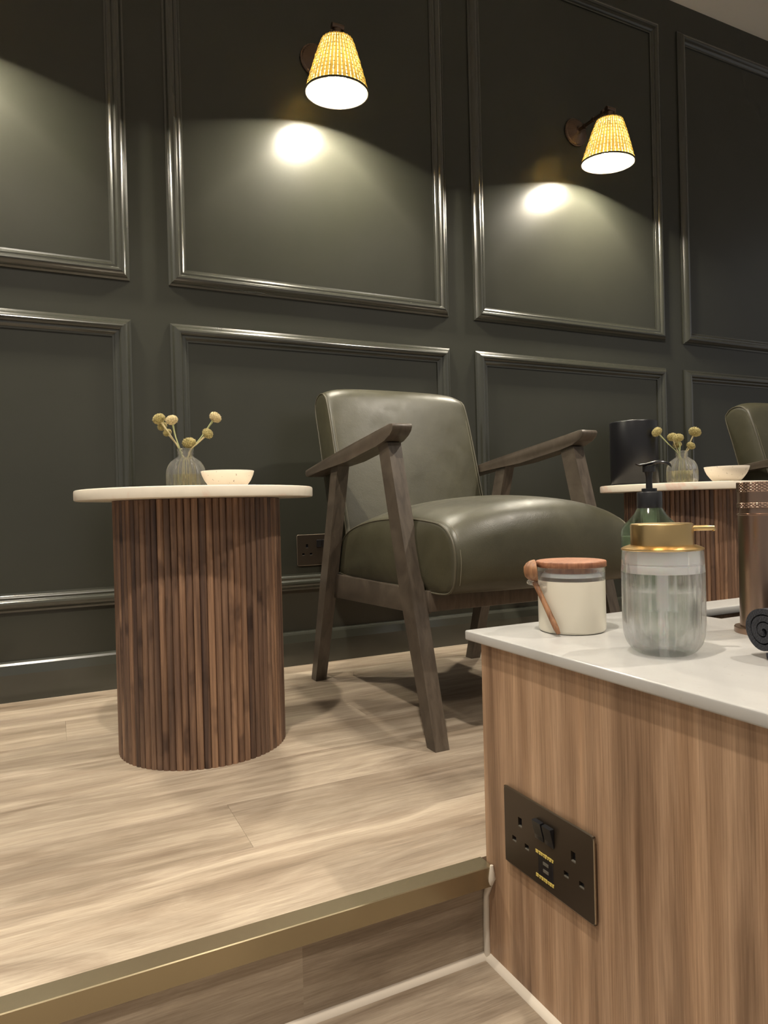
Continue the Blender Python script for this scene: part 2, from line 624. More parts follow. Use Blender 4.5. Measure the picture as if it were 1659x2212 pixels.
# nosing trim on the step edge
nose = [(0.7395, 0.0012), (0.7145, 0.0012), (0.7135, 0.0002), (0.7135, -0.0245), (0.7155, -0.0245), (0.7155, -0.0015), (0.7395, -0.0015)]
tag(link('trim_1', prism([(0.7395, 0.0014), (0.7142, 0.0014), (0.7132, 0.0004), (0.7132, -0.0235), (0.7298, -0.0235), (0.7298, -0.0005), (0.7395, -0.0005)], 'x', XL, 0.4835), 'trim', sharp=30), kind='structure')
# sealant beads
tag(link('trim_2', prism([(0.730, LOWZ), (0.730, LOWZ + 0.007), (0.727, LOWZ + 0.0045), (0.7225, LOWZ + 0.0005), (0.7225, LOWZ)], 'x', XL, 0.484), 'caulk', sharp=60), kind='structure')
tag(link('trim_3', prism([(0.485, LOWZ), (0.485, LOWZ + 0.006), (0.481, LOWZ + 0.004), (0.4765, LOWZ + 0.0005), (0.4765, LOWZ)], 'y', -0.3, 0.7295), 'caulk', sharp=60), kind='structure')
tag(link('trim_4', tube([(0.4825, 0.7275, LOWZ + 0.002), (0.482, 0.7272, -0.08), (0.4825, 0.7265, -0.04), (0.4818, 0.7190, -0.0245), (0.4822, 0.7125, -0.012), (0.482, 0.7125, 0.003)], [0.0045, 0.004, 0.0038, 0.0046, 0.005, 0.002], 10), 'caulk', sharp=60), kind='structure')

# ------------------------------------------------------------------ vanity cabinet and worktop
CX0, CX1, CY0, CY1 = 0.485, 1.75, -0.25, 0.729
cab = thing('vanity_cabinet', (CX0, CY1, LOWZ), 'walnut laminate vanity cabinet with a bronze socket in its side', 'cabinet')
H = 0.277 - LOWZ
link('side_panel', B(0, 0.018, -(CY1 - CY0), 0, 0, H, bev=0.0008, seg=1), 'cab', cab, sharp=None)
link('back_panel', B(0.018, CX1 - CX0 - 0.018, -0.018, 0, 0, H), 'cab', cab, sharp=None)
link('side_panel', B(CX1 - CX0 - 0.018, CX1 - CX0, -(CY1 - CY0), 0, 0, H), 'cab', cab, sharp=None)
link('front_panel', B(0.018, CX1 - CX0 - 0.018, -(CY1 - CY0), -(CY1 - CY0) + 0.018, 0, H), 'cab', cab, sharp=None)
link('base_panel', B(0.018, CX1 - CX0 - 0.018, -(CY1 - CY0) + 0.018, -0.018, 0.08, 0.098), 'cab_in', cab, sharp=None)

ZW = 0.29
wt = tag(thing('stone_worktop', (0.476, 0.752, 0.2775), 'white speckled stone worktop with a narrow slot along its back', 'worktop'))


def worktop():
    bm = bmesh.new()
    xs = [0.0, 0.330, 0.80, CX1 + 0.01 - 0.476]
    ys = [CY0 - 0.01 - 0.752, 0.634 - 0.752, 0.700 - 0.752, 0.0]
    z0, z1 = 0.0, 0.0125
    V = {}

    def vv(i, j, z):
        if (i, j, z) not in V:
            V[(i, j, z)] = bm.verts.new((xs[i], ys[j], z))
        return V[(i, j, z)]
    for i in range(3):
        for j in range(3):
            if (i, j) == (1, 1):
                continue
            for z in (z0, z1):
                bm.faces.new((vv(i, j, z), vv(i + 1, j, z), vv(i + 1, j + 1, z), vv(i, j + 1, z)))
    def side(p, q):
        bm.faces.new((vv(*p, z0), vv(*q, z0), vv(*q, z1), vv(*p, z1)))
    for i in range(3):
        side((i, 0), (i + 1, 0))
        side((i, 3), (i + 1, 3))
        side((0, i), (0, i + 1))
        side((3, i), (3, i + 1))
    side((1, 1), (2, 1)); side((1, 2), (2, 2)); side((1, 1), (1, 2)); side((2, 1), (2, 2))
    bmesh.ops.recalc_face_normals(bm, faces=bm.faces)
    es = [e for e in bm.edges if len(e.link_faces) == 2 and e.calc_face_angle(0) > 0.5]
    bmesh.ops.bevel(bm, geom=es, offset=0.0022, segments=3, affect='EDGES', profile=0.5)
    return bm


link('slab', worktop(), 'worktop', wt, sharp=30)


def plate_holes(w_, h, rects, t=0.003, edge=0.0008):
    """plate in local (u = along wall, v = up), front at depth 0, back at -t; rects = holes (u0,u1,v0,v1). Returned in x=u, y=depth(front -> -t behind +y), z=v"""
    bm = bmesh.new()
    us = sorted({-w_ / 2, w_ / 2} | {q for r in rects for q in r[:2]})
    vs = sorted({-h / 2, h / 2} | {q for r in rects for q in r[2:]})
    V = {}

    def vv(i, j, d):
        if (i, j, d) not in V:
            V[(i, j, d)] = bm.verts.new((us[i], d * t, vs[j]))
        return V[(i, j, d)]

    def solid(i, j):
        if i < 0 or j < 0 or i >= len(us) - 1 or j >= len(vs) - 1:
            return False
        cu, cv = (us[i] + us[i + 1]) / 2, (vs[j] + vs[j + 1]) / 2
        return not any(r[0] < cu < r[1] and r[2] < cv < r[3] for r in rects)
    for i in range(len(us) - 1):
        for j in range(len(vs) - 1):
            if not solid(i, j):
                continue
            bm.faces.new((vv(i, j, 0), vv(i + 1, j, 0), vv(i + 1, j + 1, 0), vv(i, j + 1, 0)))
            for di, dj, p, q in ((-1, 0, (i, j), (i, j + 1)), (1, 0, (i + 1, j), (i + 1, j + 1)), (0, -1, (i, j), (i + 1, j)), (0, 1, (i, j + 1), (i + 1, j + 1))):
                if not solid(i + di, j + dj):
                    bm.faces.new((vv(*p, 0), vv(*q, 0), vv(*q, 1), vv(*p, 1)))
    return bm


def double_socket(root, usb):
    """local: x along the plate, -y outwards, z up, plate centre at origin; wall surface at y=+0.005"""
    W_, H_ = 0.150, 0.089
    holes = []
    for cx in (-0.045, 0.045):
        cz = -0.004
        holes.append((cx - 0.0035, cx + 0.0035, cz + 0.010, cz + 0.021))
        holes.append((cx - 0.0155, cx - 0.0080, cz - 0.0115, cz - 0.0050))
        holes.append((cx + 0.0080, cx + 0.0155, cz - 0.0115, cz - 0.0050))
    bm = plate_holes(W_, H_, holes)
    for v in bm.verts:
        v.co.y -= 0.0
    link('faceplate', bm, 'plate', root, sharp=None)
    # bright bevelled rim
    pts = []
    rad = 0.004
    for sx, sz, a0 in ((1, 1, 0), (-1, 1, 90), (-1, -1, 180), (1, -1, 270)):
        for k in range(5):
            a = R(a0 + 22.5 * k)
            pts.append((sx * (W_ / 2 - rad) + rad * math.cos(a), 0.0012, sz * (H_ / 2 - rad) + rad * math.sin(a)))
    link('plate_rim', tube(pts, 0.0013, 6, closed=True), 'platerim', root)
    link('back_box', B(-W_ / 2 + 0.004, W_ / 2 - 0.004, 0.0028, 0.0056, -H_ / 2 + 0.004, H_ / 2 - 0.004), 'blackgloss', root, sharp=None)
    for r in holes:  # lit lower lip inside each slot, painted as a lighter grey strip
        link('lit_slot_lip', B(r[0], r[1], 0.0002, 0.003, r[2], r[2] + 0.0012), 'grey', root, sharp=None)
    for i, cx in enumerate((-0.0085, 0.0085) if usb else (-0.0085, 0.0085)):
        p = [(-0.0005, -0.011), (-0.0005, 0.011), (-0.0062, 0.0105), (-0.0058, 0.0085), (-0.0022, -0.006), (-0.0018, -0.011)]
        bm = prism(p, 'x', cx - 0.0072, cx + 0.0072, bev=0.0004, seg=1)
        for v in bm.verts:
            v.co.z += 0.018
        link('rocker_switch', bm, 'black', root, sharp=30)
    if usb:
        link('usb_module', B(-0.0125, 0.0125, -0.0006, 0.001, -0.035, -0.007, bev=0.0003, seg=1), 'blackgloss', root, sharp=None)
        for cz in (-0.0165, -0.0245):
            link('usb_contact', B(-0.0035, 0.0055, -0.0012, 0.0, cz - 0.0016, cz + 0.0016), 'grey', root, sharp=None)
        rnd = random.Random(3)
        for cz in (-0.0078, -0.0345):
            bm = bmesh.new()
            u = -0.0165
            for gw, gap in ((0.0048, 0.0008), (0.0030, 0.0003), (0.0036, 0.0006), (0.0026, 0.0003), (0.0034, 0.0007), (0.0028, 0.0002), (0.0038, 0.0004), (0.003, 0)):
                a = rnd.uniform(0.0016, 0.0021)
                box(bm, u, u + gw, -0.0009, -0.0003, cz + 0.0003, cz + a)
                box(bm, u + rnd.uniform(0, 0.0006), u + gw - rnd.uniform(0, 0.0008), -0.0009, -0.0003, cz - a, cz - 0.0002)
                u += gw + gap
            tag(link('printed_text', bm, 'yellow', root, sharp=None), 'small yellow printed lettering')


so = thing('power_socket', (0.480, 0.6045, 0.0705), 'bronze double power socket with USB ports in the walnut cabinet side', 'socket', rz=R(-90))
double_socket(so, True)
so2 = thing('power_socket', (0.722, WY - 0.005, 0.331), 'dark double power socket low on the green wall behind the near armchair', 'socket')
double_socket(so2, False)

# ------------------------------------------------------------------ armchair


def loft_cushion(prof, hw, top_c, front_c, nx=26, npf=72, drop=0.0, bulge=0.012, top_ref=None):
    P = catmull(prof, npf)
    n = len(P)
    cen = sum(P, Vector((0, 0))) / n
    nor = []
    for i in range(n):
        t = P[(i + 1) % n] - P[i - 1]
        q = Vector((t.y, -t.x)).normalized()
        if q.dot(P[i] - cen) < 0:
            q = -q
        nor.append(q)
    bm = bmesh.new()
    rings = []
    for k in range(nx + 1):
        u = -1 + 2 * k / nx
        u = math.copysign(1 - (1 - abs(u)) ** 1.35, u)
        g = max(0.0, 1 - u * u)
        ring = []
        for p, q in zip(P, nor):
            off = max(0, q.y) ** 1.5 * top_c * g ** 0.75 + max(0, -q.x) ** 1.5 * front_c * g ** 0.6
            c = p + q * off
            z = c.y
            if drop and top_ref:
                z -= drop * abs(u) ** 9 * max(0, (c.y - top_ref[0]) / (top_ref[1] - top_ref[0]))
            ring.append(bm.verts.new((hw * u, c.x, z)))
        rings.append(ring)
    for a, b in zip(rings[:-1], rings[1:]):
        for i in range(n):
            bm.faces.new((a[i], a[(i + 1) % n], b[(i + 1) % n], b[i]))
    for ring, s in ((rings[0], -1), (rings[-1], 1)):
        prev = ring
        base = [v.co.copy() for v in ring]
        cc = sum(base, Vector()) / n
        for f in (0.93, 0.8, 0.6, 0.35):
            cur = [bm.verts.new((s * (hw + bulge * (1 - f ** 3)), cc.y + (p.y - cc.y) * f, cc.z + (p.z - cc.z) * f)) for p in base]
            for i in range(n):
                bm.faces.new((prev[i], prev[(i + 1) % n], cur[(i + 1) % n], cur[i]))
            prev = cur
        c = bm.verts.new((s * (hw + bulge), cc.y, cc.z))
        for i in range(n):
            bm.faces.new((prev[i], prev[(i + 1) % n], c))
    edge = [[v.co.copy() for v in rings[0]], [v.co.copy() for v in rings[-1]]]
    return bm, edge


def make_chair(loc, label, group):
    t = thing('armchair', loc, label, 'armchair', group, rz=R(0.6))
    # seat cushion
    prof = [(0.185, 0.288), (0.0, 0.284), (-0.16, 0.286), (-0.30, 0.284), (-0.338, 0.298), (-0.348, 0.33), (-0.348, 0.362), (-0.338, 0.388), (-0.316, 0.408), (-0.275, 0.419), (-0.16, 0.426), (-0.03, 0.421), (0.07, 0.408), (0.14, 0.388), (0.182, 0.355), (0.195, 0.318)]
    bm, edge = loft_cushion(prof, 0.222, 0.045, 0.016)
    sc = link('seat_cushion', bm, 'leather', t, sharp=70)
    for e in edge:
        link('piping', tube(e, 0.0022, 6, closed=True), 'pipe', sc)
    for s, e in zip((-1, 1), edge):
        # stitching beside the piping, one thread line
        link('stitching', tube([(p.x - s * 0.010, p.y + (p.y + 0.07) * 0.004 / 0.28, p.z + (0.0058 if p.z > 0.38 else 0)) for p in e if p.z > 0.30 and p.y < 0.12], 0.0007, 5), 'thread', sc)
    # backrest
    ang = R(15.5)
    T, Hh = 0.088, 0.445
    up_prof = [(0.0, 0.0), (-0.002, 0.15), (0.0, 0.30), (0.003, Hh - 0.05), (0.012, Hh - 0.018), (0.032, Hh - 0.002), (0.055, Hh), (0.075, Hh - 0.010), (T, Hh - 0.035), (T, 0.30), (T, 0.15), (T, 0.02), (T - 0.012, 0.0), (0.04, -0.005)]
    y0, z0 = 0.158, 0.352
    prof = [(y0 + a * math.cos(ang) + b * math.sin(ang), z0 - a * math.sin(ang) + b * math.cos(ang)) for a, b in up_prof]
    bm, edge = loft_cushion(prof, 0.214, 0.004, 0.012, drop=0.016, bulge=0.005, top_ref=(0.66, 0.79))
    bk = link('backrest', bm, 'leather', t, sharp=70)
    for e in edge:
        link('piping', tube(e, 0.002, 6, closed=True), 'pipe', bk)
    for s, e in zip((-1, 1), edge):
        link('stitching', tube([(p.x - s * 0.009, p.y - 0.0025, p.z) for p in e[0:24]], 0.0007, 5), 'thread', bk)
    HX = 0.2435
    for s in (-1, 1):
        link('leg', beam([(s * HX, -0.308, 0.0, 0.030, 0.031), (s * HX, -0.226, 0.27, 0.030, 0.050), (s * HX, -0.140, 0.582, 0.030, 0.046)]), 'dwood', t, sharp=40)
        link('leg', beam([(s * HX, 0.303, 0.0, 0.030, 0.031), (s * HX, 0.215, 0.265, 0.030, 0.044), (s * HX, 0.122, 0.552, 0.030, 0.040)]), 'dwood', t, sharp=40)
        ap = [(0.300, 0.552), (0.150, 0.574), (0.0, 0.593), (-0.13, 0.609), (-0.186, 0.617), (-0.200, 0.6165), (-0.2035, 0.611), (-0.199, 0.602), (-0.187, 0.593), (-0.165, 0.585), (-0.125, 0.577), (-0.05, 0.567), (0.03, 0.556), (0.12, 0.550), (0.19, 0.545), (0.28, 0.534), (0.298, 0.536), (0.303, 0.544)]
        link('armrest', prism(ap, 'x', s * 0.2675, s * 0.2225, bev=0.0022, seg=2), 'dwood', t, sharp=40)
        link('side_rail', prism([(-0.245, 0.240), (-0.245, 0.286), (0.215, 0.286), (0.215, 0.226)], 'x', s * 0.214, s * 0.234, bev=0.002), 'dwood', t, sharp=40)
    link('front_rail', B(-0.229, 0.229, -0.262, -0.240, 0.246, 0.287, bev=0.003), 'dwood', t, sharp=40)
    link('rear_rail', B(-0.229, 0.229, 0.190, 0.210, 0.228, 0.286, bev=0.003), 'dwood', t, sharp=40)
    link('seat_board', B(-0.212, 0.212, -0.24, 0.19, 0.272, 0.286), 'cab_in', t, sharp=None)
    return t


GC = 'olive leather armchairs along the wall'
chair = make_chair((0.8775, 1.418, 0), 'olive leather armchair with dark wooden frame beside the near slatted table', GC)
dup(chair, (2.2975, 1.25, 0), R(0.6), 'olive leather armchair cut off by the right edge, beyond the far table', GC)

# ------------------------------------------------------------------ side tables


def make_table(loc, label, group):
    t = thing('side_table', loc, label, 'side table', group)
    link('pedestal_core', lathe([(0, 0.002), (0.1535, 0.002), (0.1535, 0.474), (0, 0.474)], 64), 'core', t, sharp=60)
    N = 80
    wv = 2 * 0.1545 * math.tan(PI / N)
    bm = bmesh.new()
    pr = []
    for k in range(7):
        a = PI * k / 6
        pr.append((0.1535 + 0.0045 * math.sin(a) ** 0.8, -wv / 2 * 0.97 * math.cos(a)))
    A = [bm.verts.new((x_, y_, 0)) for x_, y_ in pr]
    Bv = [bm.verts.new((x_, y_, 0.4745)) for x_, y_ in pr]
    for i in range(6):
        bm.faces.new((A[i], A[i + 1], Bv[i + 1], Bv[i]))
    bm.faces.new(A)
    bm.faces.new(Bv)
    sl = link('slat', bm, 'slat', t, sharp=50)
    for i in range(1, N):
        inst(sl, t, rz=2 * PI * i / N)
    Rt = 0.224
    link('tabletop', lathe([(0, 0.4752), (Rt - 0.003, 0.4752), (Rt - 0.0008, 0.4762), (Rt, 0.4785), (Rt, 0.4915), (Rt - 0.0008, 0.4940), (Rt - 0.003, 0.495), (0, 0.495)], 128), 'tabletop', t, sharp=40)
    return t


GT = 'round side tables with slatted pedestals'
table = make_table((0.264, 1.378, 0), 'round pink-cream stone topped side table on slatted walnut pedestal in the foreground', GT)
dup(table, (1.62, 1.39, 0), 0.7, 'round stone topped side table on slatted pedestal behind the worktop', GT)

# ------------------------------------------------------------------ vases and flowers
NR = 24


def make_vase(loc, label, group):
    t = thing('bud_vase', loc, label, 'vase', group)
    fl_ = lambda th, r, z: r + (0.0021 * math.cos(NR * th) if 0.006 < z < 0.070 and r > 0.02 else 0)
    outer = [(0, 0.0), (0.034, 0.0), (0.0385, 0.0015), (0.0402, 0.005), (0.0405, 0.012), (0.0405, 0.030), (0.0402, 0.042), (0.0388, 0.050), (0.0355, 0.058), (0.0300, 0.066), (0.0235, 0.0725), (0.0180, 0.0765), (0.0163, 0.0785), (0.0163, 0.0815), (0.0175, 0.083), (0.0175, 0.0850), (0.0165, 0.0862), (0.0165, 0.0885), (0.0178, 0.0905), (0.0178, 0.0935), (0.0168, 0.0948)]
    inner = [(0.0152, 0.0945), (0.0146, 0.0800), (0.0165, 0.0755), (0.0222, 0.0708), (0.0285, 0.0645), (0.0338, 0.057), (0.0368, 0.0495), (0.0382, 0.042), (0.0385, 0.030), (0.0385, 0.012), (0.0375, 0.006), (0.034, 0.004), (0, 0.004)]
    ko = set(outer)
    link('glass_body', lathe(outer + inner, 168, rf=lambda th, r_, z: fl_(th, r_, z) if (r_, z) in ko else r_), 'glass', t, sharp=60)
    link('water', lathe([(0, 0.0042), (0.0338, 0.0042), (0.0373, 0.0062), (0.0383, 0.012), (0.0383, 0.0372), (0.0375, 0.0378), (0, 0.0376)], 56), 'vwater', t, sharp=60)
    return t


def flower_head(r, rnd):
    bm = bmesh.new()
    n1, n2 = 26, 16
    rings = []
    for j in range(1, n2):
        ph = PI * j / n2
        ring = []
        for i in range(n1):
            th = 2 * PI * i / n1 + (j % 2) * PI / n1
            rr = r * (1 + (0.10 if (i + j) % 2 else -0.05) + rnd.uniform(-0.05, 0.07))
            ring.append(bm.verts.new((rr * math.sin(ph) * math.cos(th), rr * math.sin(ph) * math.sin(th), rr * math.cos(ph) * 0.78)))
        rings.append(ring)
    a = bm.verts.new((0, 0, r * 0.78))
    b = bm.verts.new((0, 0, -r * 0.70))
    for i in range(n1):
        bm.faces.new((a, rings[0][i], rings[0][(i + 1) % n1]))
        bm.faces.new((b, rings[-1][(i + 1) % n1], rings[-1][i]))
    for p, q in zip(rings[:-1], rings[1:]):
        for i in range(n1):
            bm.faces.new((p[i], q[i], q[(i + 1) % n1], p[(i + 1) % n1]))
    # little floret tips standing out of the head
    for k in range(70):
        z = 1 - 1.75 * (k + 0.5) / 70
        th = k * 2.39996
        s = math.sqrt(max(0, 1 - z * z))
        d = Vector((s * math.cos(th), s * math.sin(th), z * 0.78))
        c = d * r
        u = d.cross(Vector((0.3, 0.2, 1))).normalized()
        v = d.normalized().cross(u)
        w_ = r * 0.17
        tip = bm.verts.new(c + d.normalized() * r * rnd.uniform(0.12, 0.24))
        q = [bm.verts.new(c + (u * math.cos(a_) + v * math.sin(a_)) * w_ - d * r * 0.03) for a_ in (0, PI / 2, PI, 3 * PI / 2)]
        for i in range(4):
            bm.faces.new((q[i], q[(i + 1) % 4], tip))
    return bm


def flower(vloc, off, r, bot, pale, green, label, group, seed):
    rnd = random.Random(seed)
    hd = Vector(off)
    neck = Vector((0.0095 * math.cos(bot), 0.0095 * math.sin(bot), 0.088))
    neck = Vector((0, 0, 0.088)) + (Vector((hd.x, hd.y, 0)).normalized() * 0.0105)
    foot = Vector((-hd.x * 0.28 + 0.010 * math.cos(bot), -hd.y * 0.28 + 0.010 * math.sin(bot), 0.008))
    o = thing('dried_flower', (vloc[0], vloc[1], vloc[2]), label, 'flower', group)
    d = (hd - neck).normalized()
    base = hd - d * r * 0.55
    mid = (neck + base) / 2 + Vector((rnd.uniform(-1, 1), rnd.uniform(-1, 1), 0)) * 0.0025
    pts = catmull([foot, (foot + neck) / 2, neck, mid, base], 16, closed=False)
    link('stem', tube(pts, [0.0014] * 12 + [0.0016, 0.0018, 0.0022, 0.0026], 7), 'stemg' if green else 'stem', o)
    h = link('flower_head', flower_head(r, rnd), 'flowerpale' if pale else 'flower', o, sharp=50)
    h.location = hd
    h.rotation_euler = d.to_track_quat('Z', 'Y').to_euler()
    return o


V1 = (0.272, 1.548, 0.495)
V2 = (1.632, 1.400, 0.495)
vase = make_vase(V1, 'clear ribbed glass bud vase on the near side table', 'ribbed glass bud vases')
dup(vase, V2, 0.3, 'clear ribbed glass bud vase on the far table beside the black canister', 'ribbed glass bud vases')
G1, G2 = 'dried flowers in the near vase', 'dried flowers in the far vase'
for i, (off, r, pale, green, lab) in enumerate([
    ((-0.0503, 0.0259, 0.1620), 0.0128, 0, 0, 'yellow dried flower head, leftmost in the near vase'),
    ((-0.0288, -0.0068, 0.1560), 0.0120, 1, 1, 'pale cream dried flower beside the leftmost head in the near vase'),
    ((-0.0412, 0.0437, 0.1480), 0.0100, 0, 0, 'small yellow dried flower just below the leftmost head, near vase'),
    ((-0.0329, 0.0284, 0.1325), 0.0088, 0, 0, 'smallest yellow dried flower, lower left in the near vase'),
    ((0.0610, -0.0281, 0.1625), 0.0122, 1, 1, 'pale dried flower on the highest right stem of the near vase'),
    ((0.0411, -0.0410, 0.1250), 0.0112, 0, 0, 'yellow dried flower below the highest right one in the near vase'),
    ((0.0081, -0.0028, 0.1075), 0.0138, 0, 0, 'squat yellow dried flower sitting on the mouth of the near vase')]):
    flower(V1, off, r, i * 1.1, pale, green, lab, G1, 20 + i)
for i, (off, r, pale, green, lab) in enumerate([
    ((-0.0621, 0.0316, 0.1515), 0.0138, 0, 1, 'olive dried flower leaning far left in the far vase'),
    ((-0.0067, 0.0268, 0.1375), 0.0132, 0, 0, 'brownish dried flower left of the middle pair in the far vase'),
    ((-0.0157, -0.0022, 0.1320), 0.0136, 0, 1, 'yellow-green dried flower, right one of the middle pair in the far vase'),
    ((0.0060, 0.0205, 0.1150), 0.0112, 0, 1, 'small olive dried flower under the middle pair in the far vase'),
    ((0.0360, -0.0161, 0.1490), 0.0155, 0, 0, 'large olive dried flower on the tallest right stem, far vase'),
    ((0.0003 + 0.012, -0.0213, 0.1085), 0.0112, 0, 0, 'small flat dried flower low on the right of the far vase')]):
    flower(V2, off, r, i * 1.3, pale, green, lab, G2, 60 + i)

# bowls
bp = [(0, 0.0), (0.030, 0.0), (0.0325, 0.0015), (0.040, 0.0095), (0.0475, 0.020), (0.0525, 0.031), (0.0545, 0.0385), (0.0540, 0.0395), (0.0520, 0.0388), (0.0498, 0.031), (0.0445, 0.0205), (0.0365, 0.0115), (0.027, 0.0060), (0, 0.0045)]
b1 = tag(link('ceramic_bowl', lathe(bp, 64), 'ceramic', sharp=60, loc=(0.338, 1.440, 0.495)), 'small speckled cream ceramic bowl beside the vase on the near table', 'bowl', 'speckled cream bowls')
b2 = b1.copy()
COL.objects.link(b2)
b2.location = (1.600, 1.232, 0.495)
b2['label'] = 'small speckled cream ceramic bowl at the front edge of the far table'

# black canister
pt = thing('black_canister', (1.566, 1.515, 0.495), 'tall black cylindrical canister at the back of the far table', 'canister')
link('body', lathe([(0, 0), (0.066, 0), (0.068, 0.002), (0.068, 0.186), (0.0672, 0.1885), (0.0655, 0.1895), (0.0640, 0.188), (0.0640, 0.010), (0, 0.010)], 80), 'blackmatte', pt, sharp=50)
link('foot_ring', lathe([(0.0675, 0.0004), (0.0700, 0.0004), (0.0700, 0.0045), (0.0675, 0.0045)], 64, close=True), 'blackgloss', pt, sharp=50)

# ------------------------------------------------------------------ wall lamps


def make_lamp(loc, label, group):
    """origin on the wall at the rosette centre; lamp stands out along -y"""
    t = thing('wall_lamp', loc, label, 'wall lamp', group)
    rotm = Matrix.Rotation(R(90), 4, 'X')
    fl_ = lambda th, r, z: r * (1 + 0.012 * math.cos(36 * th)) if r > 0.012 else r
    bm = lathe([(0, 0), (0.048, 0), (0.0495, 0.002), (0.049, 0.005), (0.045, 0.006), (0.042, 0.009), (0.028, 0.0135), (0.016, 0.018), (0.012, 0.021), (0.010, 0.026), (0, 0.026)], 144, rf=fl_)
    bm.transform(rotm)
    link('rosette', bm, 'abronze', t, sharp=25)
    SY, SZ = -0.170, -0.012
    link('arm', tube([(0, -0.02, 0), (0, -0.06, 0.001), (0, -0.11, 0.0), (0, -0.155, -0.004)], 0.0055, 12), 'abronze', t)
    bm = bmesh.new()
    for y, rr in ((-0.050, 0.0085), (-0.095, 0.0085), (-0.140, 0.0095)):
        b2_ = lathe([(0, -0.004), (rr, -0.004), (rr, 0.004), (0, 0.004)], 20)
        b2_.transform(Matrix.Translation((0, y, 0)) @ rotm)
        me = bpy.data.meshes.new('tmp')
        b2_.to_mesh(me)
        b2_.free()
        bm.from_mesh(me)
        bpy.data.meshes.remove(me)
    link('arm_collar', bm, 'abronze', t)
    bm = tube([(-0.0165, SY, SZ + 0.006), (0.018, SY, SZ + 0.006)], 0.0085, 14)
    link('swivel_knuckle', bm, 'abronze', t)
    tl = Matrix.Translation((0, SY, SZ)) @ Matrix.Rotation(R(5), 4, 'X')
    top, bot = -0.030, -0.168

    def rad(z):  # shade radius
        u = (top - z) / (top - bot)
        return 0.042 + 0.0455 * u ** 0.88
    bm = lathe([(0, -0.002), (0.011, -0.002), (0.011, -0.020), (0.038, -0.027), (0.042, -0.030), (0.042, -0.033), (0, -0.031)], 40)
    bm.transform(tl)
    link('shade_cap', bm, 'abronze', t, sharp=40)
    # woven straw strips
    bm = bmesh.new()
    NS, NZ = 44, 12
    for s in range(NS):
        a0 = 2 * PI * s / NS
        da = 2 * PI / NS * 0.80
        prev = None
        for j in range(NZ + 1):
            z = top + (bot - top) * j / NZ
            r = rad(z) + (0.0011 if (s + j) % 2 else -0.0002)
            cur = [bm.verts.new(((r + e) * math.cos(a0 + k * da / 2), (r + e) * math.sin(a0 + k * da / 2), z)) for e, k in ((0, -1), (0.0006, 0), (0, 1))]
            if prev:
                for k in range(2):
                    bm.faces.new((prev[k], prev[k + 1], cur[k + 1], cur[k]))
            prev = cur
    bm.transform(tl)
    sh = tag(link('woven_shade', bm, 'straw', t, sharp=None), 'woven straw shade glowing yellow', kind='stuff')
    bm = bmesh.new()
    for j in range(1, NZ):
        z = top + (bot - top) * (j + 0.0) / NZ
        r = rad(z)
        pts = [(r * math.cos(2 * PI * i / 88) * (1 + (0.008 if (i // 2 + j) % 2 else -0.012)), r * math.sin(2 * PI * i / 88) * (1 + (0.008 if (i // 2 + j) % 2 else -0.012)), z) for i in range(88)]
        tube(pts, 0.0009, 4, bm=bm, closed=True)
    bm.transform(tl)
    tag(link('weave_thread', bm, 'band', t, sharp=None), kind='stuff')
    bm = lathe([(rad(z), z) for z in [top + (bot - top) * j / 10 for j in range(11)]], 64)
    for v in bm.verts:
        k = (math.hypot(v.co.x, v.co.y) - 0.0022) / math.hypot(v.co.x, v.co.y)
        v.co.x *= k
        v.co.y *= k
    bm.transform(tl)
    link('shade_liner', bm, 'liner', t, sharp=None)
    bm = lathe([(rad(bot) - 0.0012, bot - 0.0015), (rad(bot) + 0.0016, bot - 0.0015), (rad(bot) + 0.0016, bot + 0.003), (rad(bot) - 0.0012, bot + 0.003)], 72, close=True)
    bm.transform(tl)
    link('shade_rim', bm, 'band', t)
    bm = lathe([(0, -0.034), (0.013, -0.034), (0.013, -0.075), (0, -0.075)], 24)
    bm.transform(tl)
    link('bulb_holder', bm, 'whiteplastic', t)
    bm = bmesh.new()
    bmesh.ops.create_icosphere(bm, subdivisions=3, radius=0.027)
    for v in bm.verts:
        v.co.z -= 0.117
    bm.transform(tl)
    link('bulb', bm, 'bulb', t)
    M['bulb'].cycles.emission_sampling = 'NONE'
    ld_ = bpy.data.lights.new('bulb_light', 'POINT')
    ld_.energy = LAMP_W
    ld_.color = (1.0, 0.92, 0.76)
    ld_.shadow_soft_size = 0.0285
    lo = bpy.data.objects.new('bulb_light', ld_)
    COL.objects.link(lo)
    lo.parent = t
    lo.location = tl @ Vector((0, 0, -0.117))
    return t


GL = 'bronze wall lamps with woven straw shades'
lamp = make_lamp((0.745, WY, 1.778), 'bronze wall lamp with woven straw shade above the near armchair', GL)
dup(lamp, (1.735, WY, 1.778), 0, 'bronze wall lamp with woven straw shade right of centre, its rosette showing', GL)
dup(lamp, (-0.235, WY, 1.778), 0, 'bronze wall lamp just beyond the left edge, above the left panel', GL)

